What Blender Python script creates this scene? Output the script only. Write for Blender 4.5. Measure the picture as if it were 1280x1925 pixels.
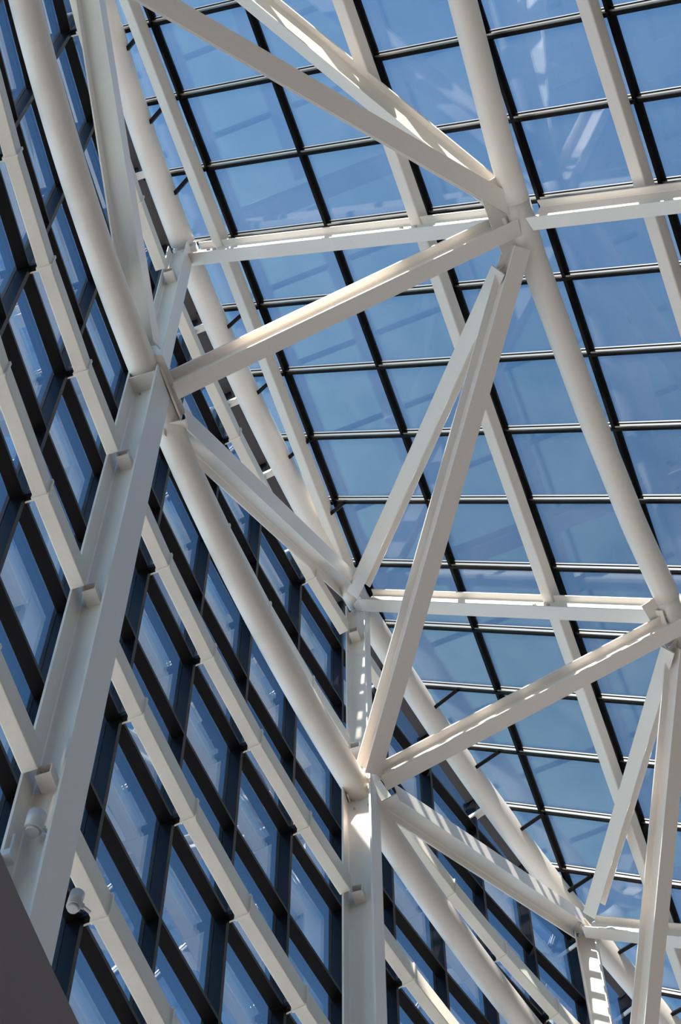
import bpy, bmesh, math, random
from mathutils import Vector, Matrix
random.seed(7)
S = bpy.context.scene
COL = S.collection
for o in list(bpy.data.objects):
    bpy.data.objects.remove(o)

# ------------------------------------------------------------------ camera
EYE = 1.6                                  # eye height above the hall floor
cam_d = bpy.data.cameras.new('camera')
cam = bpy.data.objects.new('camera', cam_d)
COL.objects.link(cam)
FPX = 4359.49
cam_d.sensor_fit = 'HORIZONTAL'
cam_d.sensor_width = 36.0
cam_d.lens = FPX / 1280 * 36.0
cam_d.clip_end = 500
RT = Vector((0.9999984, 0.0016673, -0.0006663))
FW = Vector((0.0, 0.3710802, 0.9286008))
UP = RT.cross(FW)
UP.normalize()
cam.matrix_world = Matrix(((RT.x, UP.x, -FW.x, 0), (RT.y, UP.y, -FW.y, 0), (RT.z, UP.z, -FW.z, EYE), (0, 0, 0, 1)))
S.camera = cam

# ------------------------------------------------------------------ sky, sun, exposure
SUN_DIR = Vector((-0.275, -0.845, 0.44)).normalized()       # towards the sun
sun_el = math.asin(SUN_DIR.z)
sun_az = math.atan2(SUN_DIR.x, SUN_DIR.y)
W = bpy.data.worlds.new('sky')
S.world = W
W.use_nodes = True
wn = W.node_tree.nodes
wl = W.node_tree.links
sky = wn.new('ShaderNodeTexSky')
sky.sky_type = 'NISHITA'
sky.sun_disc = False
sky.sun_elevation = sun_el
sky.sun_rotation = sun_az
sky.air_density = 1.0
sky.dust_density = 0.4
sky.ozone_density = 1.6
bg = wn['Background']
bg.inputs['Strength'].default_value = 0.145
tint = wn.new('ShaderNodeMix')
tint.data_type = 'RGBA'
tint.blend_type = 'MULTIPLY'
tint.inputs['Factor'].default_value = 1.0
tint.inputs['B'].default_value = (0.66, 0.94, 1.06, 1)      # deep clear sky
wl.new(sky.outputs[0], tint.inputs['A'])
# clear blue sky is darkest in the band 90 degrees from the sun
gco = wn.new('ShaderNodeTexCoord')
sdot = wn.new('ShaderNodeVectorMath'); sdot.operation = 'DOT_PRODUCT'
wl.new(gco.outputs['Generated'], sdot.inputs[0]); sdot.inputs[1].default_value = SUN_DIR
sabs = wn.new('ShaderNodeMath'); sabs.operation = 'ABSOLUTE'
wl.new(sdot.outputs['Value'], sabs.inputs[0])
band = wn.new('ShaderNodeMapRange'); band.interpolation_type = 'SMOOTHSTEP'
band.inputs['From Min'].default_value = 0.0; band.inputs['From Max'].default_value = 0.30
band.inputs['To Min'].default_value = 0.62; band.inputs['To Max'].default_value = 1.06
wl.new(sabs.outputs[0], band.inputs['Value'])
sky2 = wn.new('ShaderNodeVectorMath'); sky2.operation = 'SCALE'
wl.new(tint.outputs['Result'], sky2.inputs[0]); wl.new(band.outputs['Result'], sky2.inputs['Scale'])
wl.new(sky2.outputs['Vector'], bg.inputs['Color'])
sd = bpy.data.lights.new('sun', 'SUN')
sd.energy = 8.5
sd.angle = 0.0093
sd.color = (1.0, 0.93, 0.83)
sun = bpy.data.objects.new('sun', sd)
COL.objects.link(sun)
sun.rotation_euler = SUN_DIR.to_track_quat('Z', 'Y').to_euler()
sun.location = (20, -20, 60)
S.view_settings.view_transform = 'Standard'
S.view_settings.look = 'None'
S.view_settings.gamma = 1.0
S.view_settings.use_curve_mapping = False
S.view_settings.exposure = 0.92

# ------------------------------------------------------------------ materials
def base_mat(name, col, rough, metal=0.0, spec=0.5, bump=0.0, bscale=60, var=0.0):
    m = bpy.data.materials.new(name)
    m.use_nodes = True
    n, l = m.node_tree.nodes, m.node_tree.links
    b = n['Principled BSDF']
    b.inputs['Base Color'].default_value = (*col, 1)
    b.inputs['Roughness'].default_value = rough
    b.inputs['Metallic'].default_value = metal
    b.inputs['Specular IOR Level'].default_value = spec
    if var or bump:
        tc = n.new('ShaderNodeTexCoord')
        no = n.new('ShaderNodeTexNoise')
        no.inputs['Scale'].default_value = bscale
        no.inputs['Detail'].default_value = 6
        l.new(tc.outputs['Object'], no.inputs['Vector'])
        if var:
            mx = n.new('ShaderNodeMix')
            mx.data_type = 'RGBA'
            mx.inputs['A'].default_value = (*[c*(1-var) for c in col], 1)
            mx.inputs['B'].default_value = (*[min(1, c*(1+var)) for c in col], 1)
            l.new(no.outputs['Fac'], mx.inputs['Factor'])
            l.new(mx.outputs['Result'], b.inputs['Base Color'])
        if bump:
            bp = n.new('ShaderNodeBump')
            bp.inputs['Strength'].default_value = bump
            bp.inputs['Distance'].default_value = 0.01
            l.new(no.outputs['Fac'], bp.inputs['Height'])
            l.new(bp.outputs['Normal'], b.inputs['Normal'])
    return m

def glass_mat(name, tint, f0, dust, dust_col):
    m = bpy.data.materials.new(name)
    m.use_nodes = True
    n, l = m.node_tree.nodes, m.node_tree.links
    n.clear()
    out = n.new('ShaderNodeOutputMaterial')
    tr = n.new('ShaderNodeBsdfTransparent')
    tr.inputs['Color'].default_value = (*tint, 1)
    gl = n.new('ShaderNodeBsdfGlossy')
    gl.inputs['Roughness'].default_value = 0.0
    gl.inputs['Color'].default_value = (0.9, 0.95, 1.0, 1)
    geo = n.new('ShaderNodeNewGeometry')
    dot = n.new('ShaderNodeVectorMath'); dot.operation = 'DOT_PRODUCT'
    l.new(geo.outputs['Normal'], dot.inputs[0]); l.new(geo.outputs['Incoming'], dot.inputs[1])
    ab = n.new('ShaderNodeMath'); ab.operation = 'ABSOLUTE'; l.new(dot.outputs['Value'], ab.inputs[0])
    om = n.new('ShaderNodeMath'); om.operation = 'SUBTRACT'; om.inputs[0].default_value = 1; l.new(ab.outputs[0], om.inputs[1])
    pw = n.new('ShaderNodeMath'); pw.operation = 'POWER'; pw.inputs[1].default_value = 5; l.new(om.outputs[0], pw.inputs[0])
    ma = n.new('ShaderNodeMath'); ma.operation = 'MULTIPLY_ADD'; ma.inputs[1].default_value = 1-f0; ma.inputs[2].default_value = f0
    l.new(pw.outputs[0], ma.inputs[0])
    # grime on the outside: a thin diffuse film, streaked
    di = n.new('ShaderNodeBsdfTranslucent'); di.inputs['Color'].default_value = (*dust_col, 1)
    df = n.new('ShaderNodeBsdfDiffuse'); df.inputs['Color'].default_value = (*dust_col, 1)
    dm = n.new('ShaderNodeMixShader'); dm.inputs[0].default_value = 0.5
    l.new(di.outputs[0], dm.inputs[1]); l.new(df.outputs[0], dm.inputs[2])
    tc = n.new('ShaderNodeTexCoord')
    no = n.new('ShaderNodeTexNoise'); no.inputs['Scale'].default_value = 0.9; no.inputs['Detail'].default_value = 7
    no.inputs['Distortion'].default_value = 0.8
    l.new(tc.outputs['Object'], no.inputs['Vector'])
    mr = n.new('ShaderNodeMapRange'); mr.inputs['From Min'].default_value = 0.35; mr.inputs['From Max'].default_value = 0.75
    mr.inputs['To Min'].default_value = dust*0.55; mr.inputs['To Max'].default_value = dust*1.6
    l.new(no.outputs['Fac'], mr.inputs['Value'])
    m1 = n.new('ShaderNodeMixShader'); l.new(mr.outputs['Result'], m1.inputs[0])
    l.new(tr.outputs[0], m1.inputs[1]); l.new(dm.outputs[0], m1.inputs[2])
    m2 = n.new('ShaderNodeMixShader'); l.new(ma.outputs[0], m2.inputs[0])
    l.new(m1.outputs[0], m2.inputs[1]); l.new(gl.outputs[0], m2.inputs[2])
    l.new(m2.outputs[0], out.inputs['Surface'])
    return m

M = dict(
    white=base_mat('white_painted_steel', (0.81, 0.75, 0.69), 0.38, bscale=25, var=0.04),
    cream=base_mat('cream_painted_steel', (0.80, 0.75, 0.655), 0.45, bscale=25, var=0.05),
    dark=base_mat('black_anodised_frame', (0.004, 0.003, 0.0035), 0.4, spec=0.10),
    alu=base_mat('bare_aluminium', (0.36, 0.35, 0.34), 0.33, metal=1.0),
    bronze=base_mat('dark_bronze_flashing', (0.045, 0.036, 0.034), 0.5),
    bolt=base_mat('bolt_steel', (0.5, 0.46, 0.4), 0.4, metal=0.5),
    plaster=base_mat('grey_plaster', (0.25, 0.20, 0.185), 0.9, bump=0.2, var=0.06),
    floor=base_mat('brown_stone_floor', (0.45, 0.39, 0.34), 0.6, bscale=2, var=0.08),
    far=base_mat('blocking_wall_brown', (0.22, 0.19, 0.17), 0.9, bscale=2, var=0.08),  # brown of the two unseen walls added to block light
    paving=base_mat('pale_paving', (0.79, 0.70, 0.63), 0.8, bscale=1, var=0.08),
    lamp=base_mat('lamp_housing', (0.62, 0.62, 0.62), 0.35),
    lens=base_mat('lamp_lens', (0.08, 0.08, 0.085), 0.2),
    roofglass=glass_mat('roof_glass', (0.93, 0.96, 0.97), 0.055, 0.03, (0.72, 0.82, 0.92)),
    wallglass=glass_mat('wall_glass', (0.85, 0.91, 0.96), 0.05, 0.012, (0.7, 0.78, 0.85)),
)

# ------------------------------------------------------------------ mesh helpers
def link(name, bm, mat, parent=None, smooth=False):
    bmesh.ops.remove_doubles(bm, verts=bm.verts, dist=1e-5)
    bmesh.ops.recalc_face_normals(bm, faces=bm.faces)
    me = bpy.data.meshes.new(name)
    bm.to_mesh(me); bm.free()
    me.materials.append(mat)
    if smooth:
        for f in me.polygons:
            f.use_smooth = len(f.vertices) == 4
    o = bpy.data.objects.new(name, me)
    COL.objects.link(o)
    if parent is not None:
        o.parent = parent
    return o

def tag(o, label, cat, group=None):
    o['label'] = label; o['category'] = cat
    if group: o['group'] = group
    return o

def struct(name, bm, mat, label=None):
    o = link(name, bm, mat)
    o['kind'] = 'structure'
    if label: o['label'] = label
    return o

def prism(bm, poly, a, b, X, Y, cap=True):
    """sweep the closed 2-D outline poly (in axes X, Y) from a to b"""
    a, b, X, Y = Vector(a), Vector(b), Vector(X), Vector(Y)
    va = [bm.verts.new(a + X*u + Y*v) for u, v in poly]
    vb = [bm.verts.new(b + X*u + Y*v) for u, v in poly]
    n = len(poly)
    for i in range(n):
        bm.faces.new((va[i], va[(i+1) % n], vb[(i+1) % n], vb[i]))
    if cap:
        bm.faces.new(list(reversed(va))); bm.faces.new(vb)

def rect(w, h, cx=0, cy=0):
    return [(cx-w/2, cy-h/2), (cx+w/2, cy-h/2), (cx+w/2, cy+h/2), (cx-w/2, cy+h/2)]

def rrect(w, h, r):
    pts = []
    for sx, sy, a0 in ((1, 1, 0), (-1, 1, 90), (-1, -1, 180), (1, -1, 270)):
        for k in range(4):
            a = math.radians(a0 + 30*k)
            pts.append((sx*(w/2-r)+r*math.cos(a), sy*(h/2-r)+r*math.sin(a)))
    return pts

def ibeam(w, d, tf, tw):
    """I outline: X along the flange, Y along the web"""
    f = 0.012
    q = [(tw/2, -d/2+tf+f), (tw/2, d/2-tf-f), (tw/2+f, d/2-tf), (w/2, d/2-tf), (w/2, d/2)]
    return q + [(-x, y) for x, y in reversed(q)] + [(-w/2, -d/2), (-w/2, -d/2+tf), (-tw/2-f, -d/2+tf), (-tw/2, -d/2+tf+f)][0:0] + \
        [(-w/2, -d/2+0)][0:0] + _low(w, d, tf, tw, f)

def _low(w, d, tf, tw, f):
    return [(-tw/2, -d/2+tf+f), (-tw/2-f, -d/2+tf), (-w/2, -d/2+tf), (-w/2, -d/2), (w/2, -d/2), (w/2, -d/2+tf), (tw/2+f, -d/2+tf)]

def iprofile(w, d, tf, tw):
    f = 0.012
    return [(w/2, d/2), (-w/2, d/2), (-w/2, d/2-tf), (-tw/2-f, d/2-tf), (-tw/2, d/2-tf-f)] + _low(w, d, tf, tw, f) + \
        [(tw/2, -d/2+tf+f), (tw/2, d/2-tf-f), (tw/2+f, d/2-tf), (w/2, d/2-tf)]

def frame_for(a, b, N):
    ax = (Vector(b)-Vector(a)).normalized()
    N = Vector(N); N = (N - ax*N.dot(ax)).normalized()
    return ax, ax.cross(N).normalized(), N

def sweep(bm, pts, poly, ref, cap=True):
    """sweep an outline along a polyline; ref(i) gives the Y axis at point i"""
    rings = []
    n = len(pts)
    for i, P in enumerate(pts):
        t = (pts[min(i+1, n-1)] - pts[max(i-1, 0)]).normalized()
        Y = ref(i); Y = (Y - t*Y.dot(t)).normalized()
        X = t.cross(Y).normalized()
        # mitre: stretch along the bend
        rings.append([bm.verts.new(P + X*u + Y*v) for u, v in poly])
    m = len(poly)
    for r0, r1 in zip(rings, rings[1:]):
        for k in range(m):
            bm.faces.new((r0[k], r0[(k+1) % m], r1[(k+1) % m], r1[k]))
    if cap:
        bm.faces.new(list(reversed(rings[0]))); bm.faces.new(rings[-1])

def circle(r, n=40):
    return [(r*math.cos(2*math.pi*k/n), r*math.sin(2*math.pi*k/n)) for k in range(n)]

# ------------------------------------------------------------------ geometry of the place
CX, CY, TH0, DTH = 25.76652, -1.34363, 2.80148, -0.19486      # drum axis, first column, one bay
R_WALL, R_GIRT, R_COL = 30.0, 29.76, 29.51
LV0, DLV = 22.70178+EYE, 3.47884/2                            # a transom level and the pane height
R_T1, R_T2, D_T1, S_T1, E_T = 29.66893, 29.61672, 5.83267, 0.54239, 0.35
Ud = Vector((math.cos(-0.72892)*math.cos(-0.36037), math.cos(-0.72892)*math.sin(-0.36037), math.sin(-0.72892)))
Vd = Vector((math.cos(0.00588)*math.cos(1.23302), math.cos(0.00588)*math.sin(1.23302), math.sin(0.00588)))
UL, VL = 1.8341, 1.03073
RO = Vector((-3.71869, 5.84095, 32.10727+EYE))
RN = Ud.cross(Vd).normalized()
if RN.z < 0: RN = -RN

def th(m): return TH0 + DTH*m/5.0            # m counts wall panes from the first column
def cyl(r, z, t): return Vector((CX + r*math.cos(t), CY + r*math.sin(t), z))
def radial(t): return Vector((math.cos(t), math.sin(t), 0))
def tang(t): return Vector((-math.sin(t), math.cos(t), 0)) * (-1)      # towards growing m
def roof(i, j, off=0.0): return RO + Ud*UL*i + Vd*VL*j + RN*off
def ij(P):
    d = P - RO; d = d - RN*d.dot(RN)
    c = Ud.dot(Vd); u, v = d.dot(Ud), d.dot(Vd)
    a = (u - c*v)/(1-c*c); b = (v - c*u)/(1-c*c)
    return a/UL, b/VL
def plane_z(x, y): return RO.z - (RN.x*(x-RO.x) + RN.y*(y-RO.y))/RN.z
def zr(r, t): P = cyl(r, 0, t); return plane_z(P.x, P.y)
def T2(t): return cyl(R_T2, zr(R_T2, t)-E_T, t)
HQ1 = zr(R_T2, TH0)-E_T
def T1(t): h = zr(R_T2, t)-E_T; return cyl(R_T1, HQ1 + S_T1*(h-HQ1) - D_T1, t)
T3_IJ = [(4.15, -3.0), (4.06, 0.32), (3.96, 2.36), (3.93, 3.6), (3.97, 5.6), (4.04, 7.2), (4.12, 8.21), (4.26, 9.8), (4.5, 12.0)]
def T3(j):
    for (i0, j0), (i1, j1) in zip(T3_IJ, T3_IJ[1:]):
        if j <= j1:
            f = (j-j0)/(j1-j0); return roof(i0+(i1-i0)*f, j, -E_T)
    return roof(T3_IJ[-1][0], j, -E_T)
def in_view(P, mx=200):
    d = P - Vector((0, 0, EYE)); z = d.dot(FW)
    if z < 1: return False
    x, y = 640+FPX*d.dot(RT)/z, 962.5-FPX*d.dot(UP)/z
    return -mx < x < 1280+mx and -mx < y < 1925+mx
# the rim where wall and roof meet, as i over j
RIM = sorted([tuple(reversed(ij(cyl(30.02, zr(30.02, th(m/4)), th(m/4))))) for m in range(-60, 110)])
def rim(j):
    for (j0, i0), (j1, i1) in zip(RIM, RIM[1:]):
        if j0 <= j <= j1: return i0 + (i1-i0)*(j-j0)/(j1-j0)
    return RIM[-1][1] if j > RIM[-1][0] else RIM[0][1]
WEB = Vector((-math.cos(math.radians(17)), math.sin(math.radians(17)), 0))    # outward direction of every column web
FLG = Vector((WEB.y, -WEB.x, 0))

# ------------------------------------------------------------------ the shell: floor, solid drum wall below, glass
bm = bmesh.new()
inner = [cyl(29.4, 0, k*math.pi/48) for k in range(96)]
bm.faces.new([bm.verts.new(v) for v in inner])
A0, A1 = th(-26), th(26) + 2*math.pi          # the hall goes on behind the camera and to the right
fi = [bm.verts.new(cyl(29.4, 0, A0 + (A1-A0)*k/60)) for k in range(61)]
fo = [bm.verts.new(cyl(75, 0, A0 + (A1-A0)*k/60)) for k in range(61)]
for k in range(60): bm.faces.new((fi[k], fi[k+1], fo[k+1], fo[k]))
struct('floor', bm, M['floor'])
bm = bmesh.new()                              # unseen wall added on the right, raised high to block sky light
ua = Vector((math.cos(-0.36037), math.sin(-0.36037), 0)); va = Vector((-ua.y, ua.x, 0))
prism(bm, rect(1.0, 110, 0.5, 0), ua*17, ua*17 + Vector((0, 0, 46)), ua, va)
struct('sky_block_wall', bm, M['far'])
bm = bmesh.new()                              # paving around the drum
G0, G1 = th(26), th(-26)
gi = [bm.verts.new(cyl(30.2, -0.02, G0 + (G1-G0)*k/60)) for k in range(61)]
go = [bm.verts.new(cyl(160, -0.02, G0 + (G1-G0)*k/60)) for k in range(61)]
for k in range(60): bm.faces.new((gi[k], gi[k+1], go[k+1], go[k]))
struct('ground', bm, M['paving'])
bm = bmesh.new()
arc = [th(-14+k*0.5) for k in range(70)]
Z_W = 13.0+EYE
sec = [(29.33, 0), (30.3, 0), (30.3, Z_W), (29.33, Z_W)]
rings = [[bm.verts.new(cyl(r, z, t)) for r, z in sec] for t in arc]
for a, b in zip(rings, rings[1:]):
    for k in range(4): bm.faces.new((a[k], a[(k+1) % 4], b[(k+1) % 4], b[k]))
bm.faces.new(rings[0]); bm.faces.new(list(reversed(rings[-1])))
struct('wall_left', bm, M['plaster'])

bm = bmesh.new()                              # unseen solid wall added where the glazing stops, to block the sun
rings = []
for k in range(41):
    t = th(-6.1 - k*0.5)
    rings.append([bm.verts.new(cyl(r, z, t)) for r, z in ((29.7, 0), (30.3, 0), (30.3, zr(30.3, t)-0.1), (29.7, zr(29.7, t)-0.1))])
for a, b in zip(rings, rings[1:]):
    for k in range(4): bm.faces.new((a[k], a[(k+1) % 4], b[(k+1) % 4], b[k]))
bm.faces.new(rings[0]); bm.faces.new(list(reversed(rings[-1])))
struct('sun_block_wall', bm, M['far'])

nwin = 0
def pane(corners, nrm, mat):
    global nwin
    nwin += 1
    bm = bmesh.new()
    n = len(corners)
    lo = [bm.verts.new(c - nrm*0.01) for c in corners]; hi = [bm.verts.new(c + nrm*0.01) for c in corners]
    for i in range(n): bm.faces.new((lo[i], lo[(i+1) % n], hi[(i+1) % n], hi[i]))
    bm.faces.new(list(reversed(lo))); bm.faces.new(hi)
    struct('window_%d' % nwin, bm, mat)

for m in range(-6, 13):                       # wall glass
    for k in range(-7, 7):
        z0, z1 = LV0 + DLV*k, LV0 + DLV*(k+1)
        ta, tb = th(m), th(m+1)
        A = [cyl(30.05, z0, ta), cyl(30.05, z0, tb)]
        if z0 > min(zr(30.05, ta), zr(30.05, tb)) - 0.2: continue
        B = [cyl(30.05, min(z1, zr(30.05, tb)-0.12), tb), cyl(30.05, min(z1, zr(30.05, ta)-0.12), ta)]
        if not any(in_view(q) for q in A+B+[(A[0]+B[0])/2]): continue
        pane(A+B, radial((ta+tb)/2), M['wallglass'])
for j in range(-4, 19):                       # roof glass
    for i in range(0, 7):
        js = [j+q/4 for q in range(5)]
        ed = [max(i, rim(q)+0.03) for q in js]
        if min(ed) >= i+1: continue
        left = [(min(e, i+1), q) for e, q in zip(ed, js)]
        left = [left[n] for n in range(5) if left[n][0] < i+1 or (n and left[n-1][0] < i+1) or (n < 4 and left[n+1][0] < i+1)]
        if max(ed) <= i + 1e-6: left = [left[0], left[-1]]
        poly = left + [(i+1, left[-1][1]), (i+1, left[0][1])]
        q2 = []
        for q in poly:
            if not q2 or abs(q[0]-q2[-1][0])+abs(q[1]-q2[-1][1]) > 1e-4: q2.append(q)
        if abs(q2[0][0]-q2[-1][0])+abs(q2[0][1]-q2[-1][1]) < 1e-4: q2.pop()
        if len(q2) < 3: continue
        P = [roof(*q) for q in q2]
        if any(in_view(c) for c in P): pane(P, RN, M['roofglass'])

# ------------------------------------------------------------------ ring tubes
ORD = ['first', 'second', 'third', 'fourth', 'fifth', 'sixth', 'seventh', 'eighth']
def tube(pts, r, label, group):
    bm = bmesh.new()
    sweep(bm, pts, circle(r), lambda i: Vector((0, 0, 1)))
    return tag(link('ring_tube', bm, M['white'], None, True), label, 'tube', group)
def span(f, a, b, n=24): return [f(a + (b-a)*k/n) for k in range(n+1)]
g = 'thick round ring tubes of the roof truss'
tA = tube(span(T1, th(-5.2), th(0)), 0.172, 'thick white round tube from the top left corner to the left column head', g)
tB = tube(span(T1, th(0), th(5)), 0.172, 'thick white round tube between the heads of the left and the middle column', g)
tC = tube(span(T1, th(5), th(10.5)), 0.172, 'thick white round tube leaving the middle column head for the lower right', g)
uA = tube(span(T2, th(-5.2), th(-0.06)), 0.175, 'round eave tube of the upper left, behind the narrow steep beam', g)
uB = tube(span(T2, th(-0.02), th(4.98)), 0.175, 'round eave tube behind the left column head, down to the centre joint', g)
uC = tube(span(T2, th(5.02), th(9.86)), 0.175, 'round eave tube from the centre joint down to the lower right joint', g)
uD = tube(span(T2, th(9.9), th(14)), 0.175, 'short piece of round eave tube in the bottom right corner', g)
vA = tube(span(T3, -3, 2.88), 0.165, 'thick round tube coming down from the top edge to the upper right joint', g)
vB = tube(span(T3, 2.88, 8.21), 0.165, 'long round tube from the upper right joint to the right edge', g)
vC = tube(span(T3, 8.21, 12), 0.165, 'round tube end at the right edge below the middle cross beam', g)

def plate(name, parent, pts, nrm, t=0.02, mat='white'):
    bm = bmesh.new(); nrm = Vector(nrm).normalized()
    lo = [bm.verts.new(Vector(p)-nrm*t/2) for p in pts]; hi = [bm.verts.new(Vector(p)+nrm*t/2) for p in pts]
    n = len(pts)
    for i in range(n): bm.faces.new((lo[i], lo[(i+1) % n], hi[(i+1) % n], hi[i]))
    bm.faces.new(list(reversed(lo))); bm.faces.new(hi)
    return link(name, bm, M[mat], parent)
def knob(name, parent, c, ax, r, h, mat='bolt', n=6):
    bm = bmesh.new(); ax = Vector(ax).normalized()
    X = ax.orthogonal().normalized(); prism(bm, circle(r, n), Vector(c), Vector(c)+ax*h, X, ax.cross(X))
    return link(name, bm, M[mat], parent)

# ------------------------------------------------------------------ columns and posts under the eave tube
def ibar(name, a, b, N, w, d, tf=0.02, tw=0.014, mat='white'):
    ax, X, Y = frame_for(a, b, N)
    bm = bmesh.new(); prism(bm, iprofile(w, d, tf, tw), a, b, X, Y)
    return link(name, bm, M[mat])
columns = []
def seats(o, c, t, zlo, zhi):
    # girt seats: short open stubs of hollow section standing out from the web
    for k in (4, 2, 0, -2, -4):
        z = LV0 + DLV*k
        if not zlo < z < zhi: continue
        bm = bmesh.new()
        side = -FLG if FLG.dot(tang(t)) > 0 else FLG
        b0 = Vector((c.x, c.y, z-0.02)) + WEB*0.02
        for cx, cy, w, h in ((0, .07, .13, .012), (0, -.07, .13, .012), (-.06, 0, .012, .14), (.06, 0, .012, .14)):
            prism(bm, rect(w, h, cx, cy), b0 + side*0.006, b0 + side*0.17, WEB, (0, 0, 1))
        link('girt_seat', bm, M['white'], o)
for m, lab in ((0, 'white I-section column of the left side, leaning, with spotlights near its foot'),
               (5, 'white I-section column standing upright in the middle of the bottom edge')):
    t = th(m); P = T1(t); c = cyl(R_COL+0.10, 0, t)
    c = Vector((P.x, P.y, 0)) - WEB*0.0
    top = P.z + 0.15
    o = ibar('column', (c.x, c.y, 0), (c.x, c.y, top), WEB, 0.42, 0.365, 0.022, 0.016)
    tag(o, lab, 'column', 'columns of the glass wall')
    columns.append((o, c, t))
    side = -FLG if FLG.dot(tang(t)) > 0 else FLG
    if m == 0:
        cap = [Vector((c.x, c.y, P.z-0.25)) + WEB*u + side*v for u, v in ((-.16, .008), (.19, .008), (.19, .20), (-.16, .20))]
        plate('stiffener_plate', o, cap, (0, 0, 1), 0.02)
        for u in (-.12, .0, .14):
            plate('stiffener_rib', o, [Vector((c.x, c.y, P.z-h)) + WEB*u + side*v for h, v in ((.24, .01), (.24, .17), (.12, .17), (.12, .01))], WEB, 0.014)
    for u in (-.1, .08):
        knob('bolt', o, Vector((c.x, c.y, P.z-0.36)) + WEB*u + side*0.008, side, 0.016, 0.02)
    seats(o, c, t, Z_W, P.z-0.3)
plabs = ['short upright post between the left column head and the eave tube',
         'upright post above the middle column, up to the centre joint',
         'short post below the lower right joint with sunlit patches on its web']
for m, lab in zip((0, 5, 9.9), plabs):
    t = th(m); P, Q = T1(t), T2(t)
    o = ibar('post', (P.x, P.y, P.z-0.16), (P.x, P.y, Q.z-0.14), WEB, 0.25, 0.29, 0.018, 0.012)
    tag(o, lab, 'post', 'posts between lower ring tube and eave tube')
    if m < 9: seats(o, P, t, P.z+0.3, Q.z-0.5)

# ------------------------------------------------------------------ I-beam web members
QR = (-0.63, 0.23, -0.745); PR = (0.40, -0.06, -0.91); PQ = (0.944, -0.33, 0.0)
MEM = [
 ('cross_beam', (-1.999, 8.538, 32.538), (2.092, 7.032, 28.645), (-0.609, 0.33, -0.721), (.195, .32), 'upper white cross beam from the eave tube to the upper right joint, two bolts on it'),
 ('diagonal_brace', (-1.951, 8.585, 27.009), (2.077, 7.075, 28.6), (0.409, 0.142, -0.901), (.225, .29), 'white brace rising from the left column head to the upper right joint'),
 ('diagonal_brace', (1.984, 7.564, 28.547), (0.258, 13.363, 32.069), (-0.604, 0.307, -0.735), (.195, .32), 'white brace from upper right joint to centre joint, left one of a narrow pair'),
 ('diagonal_brace', (2.115, 7.335, 28.496), (0.334, 13.514, 26.869), (0.407, -0.121, -0.905), (.225, .29), 'long white brace from the upper right joint to the middle column head'),
 ('diagonal_brace', (0.478, 13.605, 26.833), (4.298, 12.147, 28.291), (0.356, -0.003, -0.935), (.225, .29), 'white brace rising from the middle column head to the right edge'),
 ('diagonal_brace', (4.203, 12.409, 28.186), (3.649, 17.729, 30.534), (-0.565, 0.335, -0.754), (.195, .32), 'white brace from the right edge down to the lower right joint'),
 ('diagonal_brace', (4.284, 12.484, 28.156), (3.814, 17.298, 26.424), (0.508, -0.247, -0.825), (.225, .29), 'steep white brace running down the right edge in front of the lower right joint'),
 ('diagonal_brace', (-1.915, 8.968, 26.856), (0.176, 13.536, 32.463), (0.956, -0.254, -0.15), (.26, .31), 'white brace from the left column head to the centre joint, beside the round tubes'),
 ('diagonal_brace', (0.569, 13.836, 26.74), (3.519, 18.287, 30.96), (0.843, -0.537, -0.023), (.26, .31), 'white brace from the middle column head to the lower right joint, striped by sun'),
 ('diagonal_brace', (-2.257, 8.18, 27.171), (-3.485, 3.147, 32.25), (0.947, -0.312, -0.08), (.26, .31), 'steep narrow brace rising from the left column head to the top edge'),
 ('diagonal_brace', (2.008, 6.874, 28.68), (-3.52, 3.193, 26.641), (0.392, -0.081, -0.916), (.225, .29), 'flat-faced white brace from the top left to the upper right joint, lower of two'),
 ('diagonal_brace', (1.962, 6.846, 28.672), (-3.426, 3.049, 32.056), (-0.658, 0.28, -0.699), (.195, .32), 'white brace from the top edge to the upper right joint, upper of two meeting there'),
 ('cross_beam', (2.305, 6.9, 28.292), (4.496, 6.067, 26.199), (-0.49, 0.503, -0.713), (.195, .32), 'white cross beam running from the upper right joint to the right edge, sunlit strip on it'),
 ('cross_beam', (0.38, 13.527, 32.043), (4.189, 12.08, 28.405), (-0.676, 0.198, -0.71), (.195, .32), 'middle white cross beam from the centre joint to the right edge, sunlit strip along it'),
 ('cross_beam', (3.62, 18.131, 30.71), (6.462, 16.798, 27.916), (-0.695, 0.172, -0.699), (.195, .32), 'lowest white cross beam, leaving the lower right joint for the right edge'),
]
mem = []
for nm, a, b, N, w, lab in MEM:
    o = ibar(nm, a, b, N, w[0], w[1], 0.018, 0.012)
    tag(o, lab, 'beam', 'sloping cross beams under the roof' if nm == 'cross_beam' else 'diagonal braces of the ring truss')
    mem.append(o)
# bolts where the box purlins rest on the cross beams
def beam_bolts(o, i, a, b, along=0.12):
    a, b = Vector(a), Vector(b); ax, X, Y = frame_for(a, b, QR)
    f = (i - ij(a)[0])/(ij(b)[0]-ij(a)[0])
    c = a + (b-a)*f
    side = X if X.y < 0 else -X
    for s in (-along, along):
        knob('bolt', o, c + ax*s + side*0.008 + Y*0.02, side, 0.028, 0.05)
beam_bolts(mem[0], 2.97, MEM[0][1], MEM[0][2]); beam_bolts(mem[0], 0.94, MEM[0][1], MEM[0][2], 0.06)
beam_bolts(mem[13], 2.97, MEM[13][1], MEM[13][2])

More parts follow.
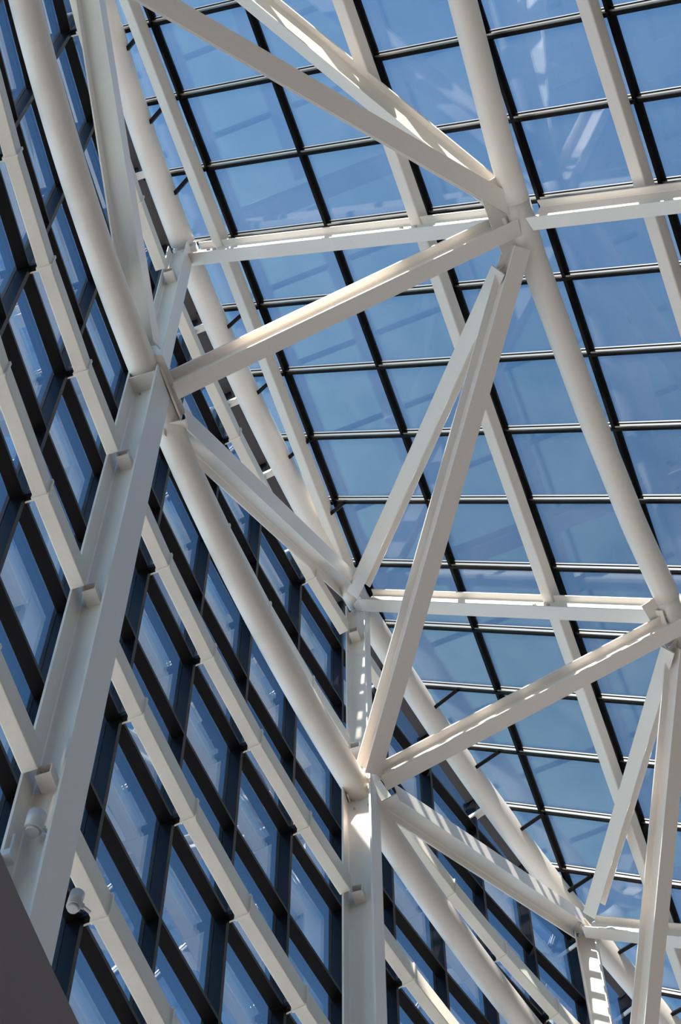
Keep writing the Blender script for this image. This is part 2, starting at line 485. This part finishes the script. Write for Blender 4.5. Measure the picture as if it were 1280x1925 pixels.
# gusset plates at the joints
def gusset(parent, c, d1, d2, s1, s2):
    c, d1, d2 = Vector(c), Vector(d1).normalized(), Vector(d2).normalized()
    return plate('gusset_plate', parent, [c, c+d1*s1, c+d1*s1*0.75+d2*s2*0.55, c+d2*s2], d1.cross(d2), 0.02)
def v3(i): return Vector(MEM[i][1]), Vector(MEM[i][2])
R1 = T3(2.88); R2 = T3(8.21); P1, P2, Q1, Q2, Q3 = T1(th(0)), T1(th(5)), T2(th(0)), T2(th(5)), T2(th(9.88))
tv = (T3(3.4)-T3(2.4)).normalized()
plate('gusset_plate', vB, [R1-tv*.40, R1+tv*.62, R1+tv*.60+(P1-R1).normalized()*.36, R1-tv*.36+(P1-R1).normalized()*.42], tv.cross(P1-R1), 0.02)
tv2 = (T3(8.7)-T3(7.7)).normalized()
plate('gusset_plate', vC, [R2-tv2*.1, R2+tv2*.62, R2+tv2*.55+(P2-R2).normalized()*.30, R2-tv2*.1+(P2-R2).normalized()*.36], tv2.cross(P2-R2), 0.02)
for par, Q, R in ((uC, Q2, R1), (uD, Q3, R2)):
    c = Q - RN*0.15
    plate('gusset_plate', par, [c - Ud*.08, c + (R-Q).normalized()*.36, c + Ud*.36], RN, 0.02)
for par, P, m in ((tB, P1, 0),):
    t1 = (T1(th(m+.3))-T1(th(m-.3))).normalized()
    inn = -WEB
    plate('gusset_plate', par, [P-t1*.34+inn*.1, P+t1*.52+inn*.1, P+t1*.46+inn*.27, P-t1*.28+inn*.27], t1.cross(inn), 0.02)
    up = t1.cross(inn).normalized()
    plate('splice_plate', par, [P+inn*.20+t1*a+up*b for a, b in ((-.16, -.09), (.50, -.09), (.50, .09), (-.16, .09))], inn, 0.02)

# ------------------------------------------------------------------ box purlins under the glass
for si, j0, j1, lab in ((0.93927, -3, 8.45, 'white box purlin nearest the eave, ending at the centre joint'),
                        (2.97361, -3, 18, 'long white box purlin through the middle of the roof glass, crossing three cross beams'),
                        (4.93235, -3, 7, 'white box purlin in the top right corner')):
    bm = bmesh.new()
    a, b = roof(si, j0, -0.20), roof(si, j1, -0.20)
    prism(bm, rrect(0.18, 0.18, 0.02), a, b, Ud, RN)
    o = tag(link('box_purlin', bm, M['white']), lab, 'beam', 'square box purlins below the roof glass')
    for j in range(-2, int(j1)+1):
        bm = bmesh.new()
        di = round(si)
        if rim(j)+0.1 > di: continue
        prism(bm, rect(0.05, 0.05), roof(si, j, -0.11), roof(di+0.02, j, -0.09), Vd, RN)
        link('cleat', bm, M['dark'], o)

# ------------------------------------------------------------------ roof glazing bars
dl = ['dark roof bar close beside the box purlin nearest the eave', 'dark roof bar between the eave purlin and the long middle purlin',
      'dark roof bar close beside the long middle box purlin', 'dark roof bar beside the thick round tube on the right half of the roof',
      'dark roof bar beside the box purlin of the top right corner']
DPROF = [(-.036, 0.0), (-.036, -.02), (-.026, -.068), (.026, -.068), (.036, -.02), (.036, 0.0)]
for i in range(1, 6):
    js = [q/4 for q in range(-14, 76)]
    ok = [q for q in js if rim(q)+0.05 < i]
    bm = bmesh.new()
    prism(bm, DPROF, roof(i, ok[0], -0.012), roof(i, ok[-1], -0.012), Ud, RN)
    o = tag(link('roof_bar', bm, M['dark']), dl[i-1], 'glazing bar', 'dark roof bars running down the slope of the picture')
    bm = bmesh.new(); prism(bm, rect(0.05, 0.02, 0, 0.022), roof(i, ok[0]), roof(i, ok[-1]), Ud, RN)
    link('outer_cap', bm, M['dark'], o)
for j in range(-1, 18):
    if j <= 2: lab = 'thin dark cross bar of the roof, %s above the upper white cross beam' % ORD[3-j]
    elif j == 3: lab = 'thin dark cross bar of the roof hidden along the upper white cross beam'
    elif j <= 8: lab = 'thin dark cross bar of the roof, %s below the upper white cross beam' % ORD[j-4]
    elif j <= 13: lab = 'thin dark cross bar of the roof, %s below the middle white cross beam' % ORD[j-9]
    else: lab = 'thin dark cross bar of the roof, %s below the lowest white cross beam' % ORD[j-14]
    a, b = rim(j)+0.03, 6.4
    bm = bmesh.new()
    prism(bm, rect(0.036, 0.082, 0.006, -0.052), roof(a, j), roof(b, j), Vd, RN)
    prism(bm, rect(0.11, 0.012, 0, -0.016), roof(a, j), roof(b, j), Vd, RN)
    o = tag(link('cross_bar', bm, M['dark']), lab, 'glazing bar', 'thin cross bars of the roof glazing')
    bm = bmesh.new(); prism(bm, [(-.044, -.022), (-.0125, -.022), (-.0125, -.074), (-.036, -.074)], roof(a, j), roof(b, j), Vd, RN)
    prism(bm, [(-.064, -.010), (-.0555, -.010), (-.0555, -.030), (-.059, -.030)], roof(a, j), roof(b, j), Vd, RN)
    link('aluminium_flange', bm, M['alu'], o)['label'] = 'bare aluminium flange'
    bm = bmesh.new(); prism(bm, rect(0.07, 0.025, 0, 0.025), roof(a, j), roof(b, j), Vd, RN)
    link('outer_cap', bm, M['dark'], o)

# props from the eave tube up to the cross bars
for j in range(0, 17):
    # find the eave tube at this bar
    best = min((abs(ij(T2(th(m/20)))[1]-(j+0.3)), m/20) for m in range(-120, 280))[1]
    A = T2(th(best)); i0 = ij(A)[0]
    B = roof(i0+0.32, j, -0.10)
    if not in_view(A, 60): continue
    bm = bmesh.new(); ax, X, Y = frame_for(A, B, RN)
    prism(bm, rect(0.05, 0.05), A+ax*0.15, B, X, Y)
    if j <= 3: lab = 'small dark prop on the eave tube, %s above the upper cross beam' % ORD[3-j]
    elif j <= 8: lab = 'small dark prop on the eave tube, %s below the upper cross beam' % ORD[j-4]
    elif j <= 13: lab = 'small dark prop on the eave tube, %s below the centre joint' % ORD[j-9]
    else: lab = 'small dark prop on the eave tube, %s below the lower right joint' % ORD[j-14]
    o = tag(link('prop', bm, M['dark']), lab, 'strut', 'small props from the eave tube to the roof bars')
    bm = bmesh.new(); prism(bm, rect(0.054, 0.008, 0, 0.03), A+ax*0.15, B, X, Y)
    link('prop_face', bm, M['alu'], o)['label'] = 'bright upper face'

# ------------------------------------------------------------------ wall: mullions, transoms, girts
def zt(t): return zr(30.0, t) - 0.16
for m in range(-6, 14):
    t = th(m)
    bm = bmesh.new()
    prism(bm, rect(0.05, 0.13), cyl(29.985, Z_W, t), cyl(29.985, zt(t), t), tang(t), radial(t))
    if m < 0: lab = 'dark upright mullion of the glass wall, %s to the left of the left column' % ORD[-m-1]
    elif m == 0: lab = 'dark upright mullion of the glass wall behind the left column'
    elif m < 5: lab = 'dark upright mullion of the glass wall, %s to the right of the left column' % ORD[m-1]
    elif m == 5: lab = 'dark upright mullion of the glass wall behind the middle column'
    else: lab = 'dark upright mullion of the glass wall, %s to the right of the middle column' % ORD[min(m-6, 7)]
    if m == 13: lab = 'dark upright mullion of the glass wall near the lower right joint'
    o = tag(link('mullion', bm, M['dark']), lab, 'glazing bar', 'upright mullions of the glass wall')
    bm = bmesh.new(); prism(bm, rect(0.05, 0.04), cyl(30.08, Z_W, t), cyl(30.08, zt(t), t), tang(t), radial(t))
    link('outer_cap', bm, M['dark'], o)
gname = {4: 'topmost girt row', 2: 'second girt row from the top', 0: 'third girt row from the top', -2: 'fourth girt row from the top', -4: 'fifth girt row from the top', -6: 'lowest girt row'}
for k in range(-6, 5):
    z = LV0 + DLV*k
    ms = [m for m in range(-6, 14) if z < zt(th(m)) - 0.1]
    bm = bmesh.new()
    pts = [cyl(29.985, z, th(m)) for m in ms]
    sweep(bm, pts, rect(0.06, 0.13), lambda i: radial(th(ms[i])))
    lab = ('dark kinked transom of the glass wall behind the ' + gname[k]) if k % 2 == 0 else ('dark kinked transom of the glass wall midway below the ' + gname[k+1])
    o = tag(link('transom', bm, M['dark']), lab, 'glazing bar', 'kinked transoms of the glass wall')
# eave gutter: dark band closing the top of the wall
bm = bmesh.new()
ms = [q/2 for q in range(-14, 29)]
sweep(bm, [cyl(29.96, zr(29.96, th(m))-0.10, th(m)) for m in ms], rect(0.16, 0.17), lambda i: radial(th(ms[i])))
eave = tag(link('eave_gutter', bm, M['bronze']), 'dark bronze gutter band curving along the top of the glass wall', 'gutter')
for m in range(-5, 13):
    if m in (0, 5): continue
    t = th(m); A = T2(t)
    bm = bmesh.new()
    prism(bm, rect(0.09, 0.08), A + radial(t)*0.10, A + radial(t)*0.42, tang(t), (0, 0, 1))
    link('bracket', bm, M['white'], eave)['label'] = 'white bracket'

bayname = {-1: 'left of the left column', 0: 'between the left and middle columns', 1: 'right of the middle column'}
for k in (4, 2, 0, -2, -4, -6):
    z = LV0 + DLV*k
    for bay in (-1, 0, 1):
        m0, m1 = bay*5 + 0.2, bay*5 + 4.8
        if bay == -1: m0 = -6
        if bay == 1: m1 = 5.7 if k == 4 else 10.8
        ms = [m0] + [m for m in range(-6, 12) if m0 + 0.05 < m < m1 - 0.05] + [m1]
        if z > zr(R_GIRT, th(m1)) - 0.75:
            ms = [m for m in ms if z < zr(R_GIRT, th(m)) - 0.75]
            if len(ms) < 2: continue
        if not any(in_view(cyl(R_GIRT, z, th(m)), 60) for m in ms): continue
        root = bpy.data.objects.new('girt', None); COL.objects.link(root)
        root.location = cyl(R_GIRT, z, th(ms[0]))
        tag(root, 'cream box girt, %s, %s' % (gname[k], bayname[bay]), 'beam', 'cream girts along the glass wall')
        off = root.location
        for a, b in zip(ms, ms[1:]):
            bm = bmesh.new()
            ta = th((a+b)/2)
            prism(bm, rrect(0.14, 0.32, 0.012), cyl(R_GIRT, z+.05, th(a))-off, cyl(R_GIRT, z+.05, th(b))-off, radial(ta), (0, 0, 1))
            link('tube_section', bm, M['cream'], root, False)
        for m in ms:
            if abs(m - round(m)) > 0.01: continue
            t = th(m)
            bm = bmesh.new()
            prism(bm, rrect(0.175, 0.36, 0.02), cyl(R_GIRT, z+.05, t)-tang(t)*0.012-off, cyl(R_GIRT, z+.05, t)+tang(t)*0.012-off, radial(t), (0, 0, 1))
            link('joint_plate', bm, M['cream'], root)
            bm = bmesh.new()
            prism(bm, rect(0.07, 0.08), cyl(R_GIRT+0.08, z, t)-off, cyl(29.93, z, t)-off, tang(t), (0, 0, 1))
            link('bracket', bm, M['dark'], root)['label'] = 'short dark bracket to the mullion'
            bm = bmesh.new()
            prism(bm, rect(0.016, 0.012, 0.036, -0.040), cyl(R_GIRT+0.08, z, t)-off, cyl(29.93, z, t)-off, tang(t), (0, 0, 1))
            link('bracket_edge', bm, M['cream'], root)

# ------------------------------------------------------------------ spotlights on the left column
def spot(base, aim, lab, r=0.07, L=0.17):
    root = bpy.data.objects.new('spotlight', None); COL.objects.link(root); root.location = base
    tag(root, lab, 'lamp', 'small spotlights on the left column')
    aim = Vector(aim).normalized(); X = aim.orthogonal().normalized(); Y = aim.cross(X)
    bm = bmesh.new(); prism(bm, circle(r, 24), aim*-L/2, aim*L/2, X, Y); prism(bm, circle(r*0.75, 24), aim*(-L/2-.03), aim*-L/2, X, Y)
    h = link('housing', bm, M['lamp'], root, True)
    bm = bmesh.new(); prism(bm, circle(r*0.86, 24), aim*L/2, aim*(L/2+0.006), X, Y); link('lens', bm, M['lens'], h)
    bm = bmesh.new(); prism(bm, rect(0.03, 0.012), X*(r+.01)-aim*.03, X*(r+.01)+aim*.03, X, Y)
    prism(bm, rect(0.02, 0.02), X*(r-.005), X*(r+0.09), aim, Y)
    link('yoke', bm, M['lamp'], root)
c0 = columns[0][1]
sd_ = -FLG if FLG.dot(tang(th(0))) > 0 else FLG
spot(Vector((c0.x, c0.y, 14.95+EYE)) + WEB*0.0 + sd_*0.14, (0.1, -0.25, 1), 'small white cylindrical spotlight on the web of the left column near its foot')
spot(Vector((-1.95, 8.96, 14.75+EYE)), (0.1, -0.1, 1), 'small spotlight peeking out behind the right flange of the left column', 0.055, 0.16)
# cable clamp beside it
root = bpy.data.objects.new('clamp', None); COL.objects.link(root); root.location = Vector((c0.x, c0.y, 14.52+EYE)) + WEB*0.16 + sd_*0.17
tag(root, 'small grey rod clamp on the outer edge of the left column below the spotlight', 'clamp')
bm = bmesh.new()
for s in (-.035, .035): prism(bm, circle(0.012, 10), sd_*-.0 + WEB*s, WEB*s + Vector((0, 0, .26)), WEB, FLG)
link('rod', bm, M['lamp'], root)
bm = bmesh.new(); prism(bm, rect(0.13, 0.10), Vector((0, 0, -.02)), Vector((0, 0, -.10)), WEB, FLG); link('clamp_block', bm, M['lamp'], root)
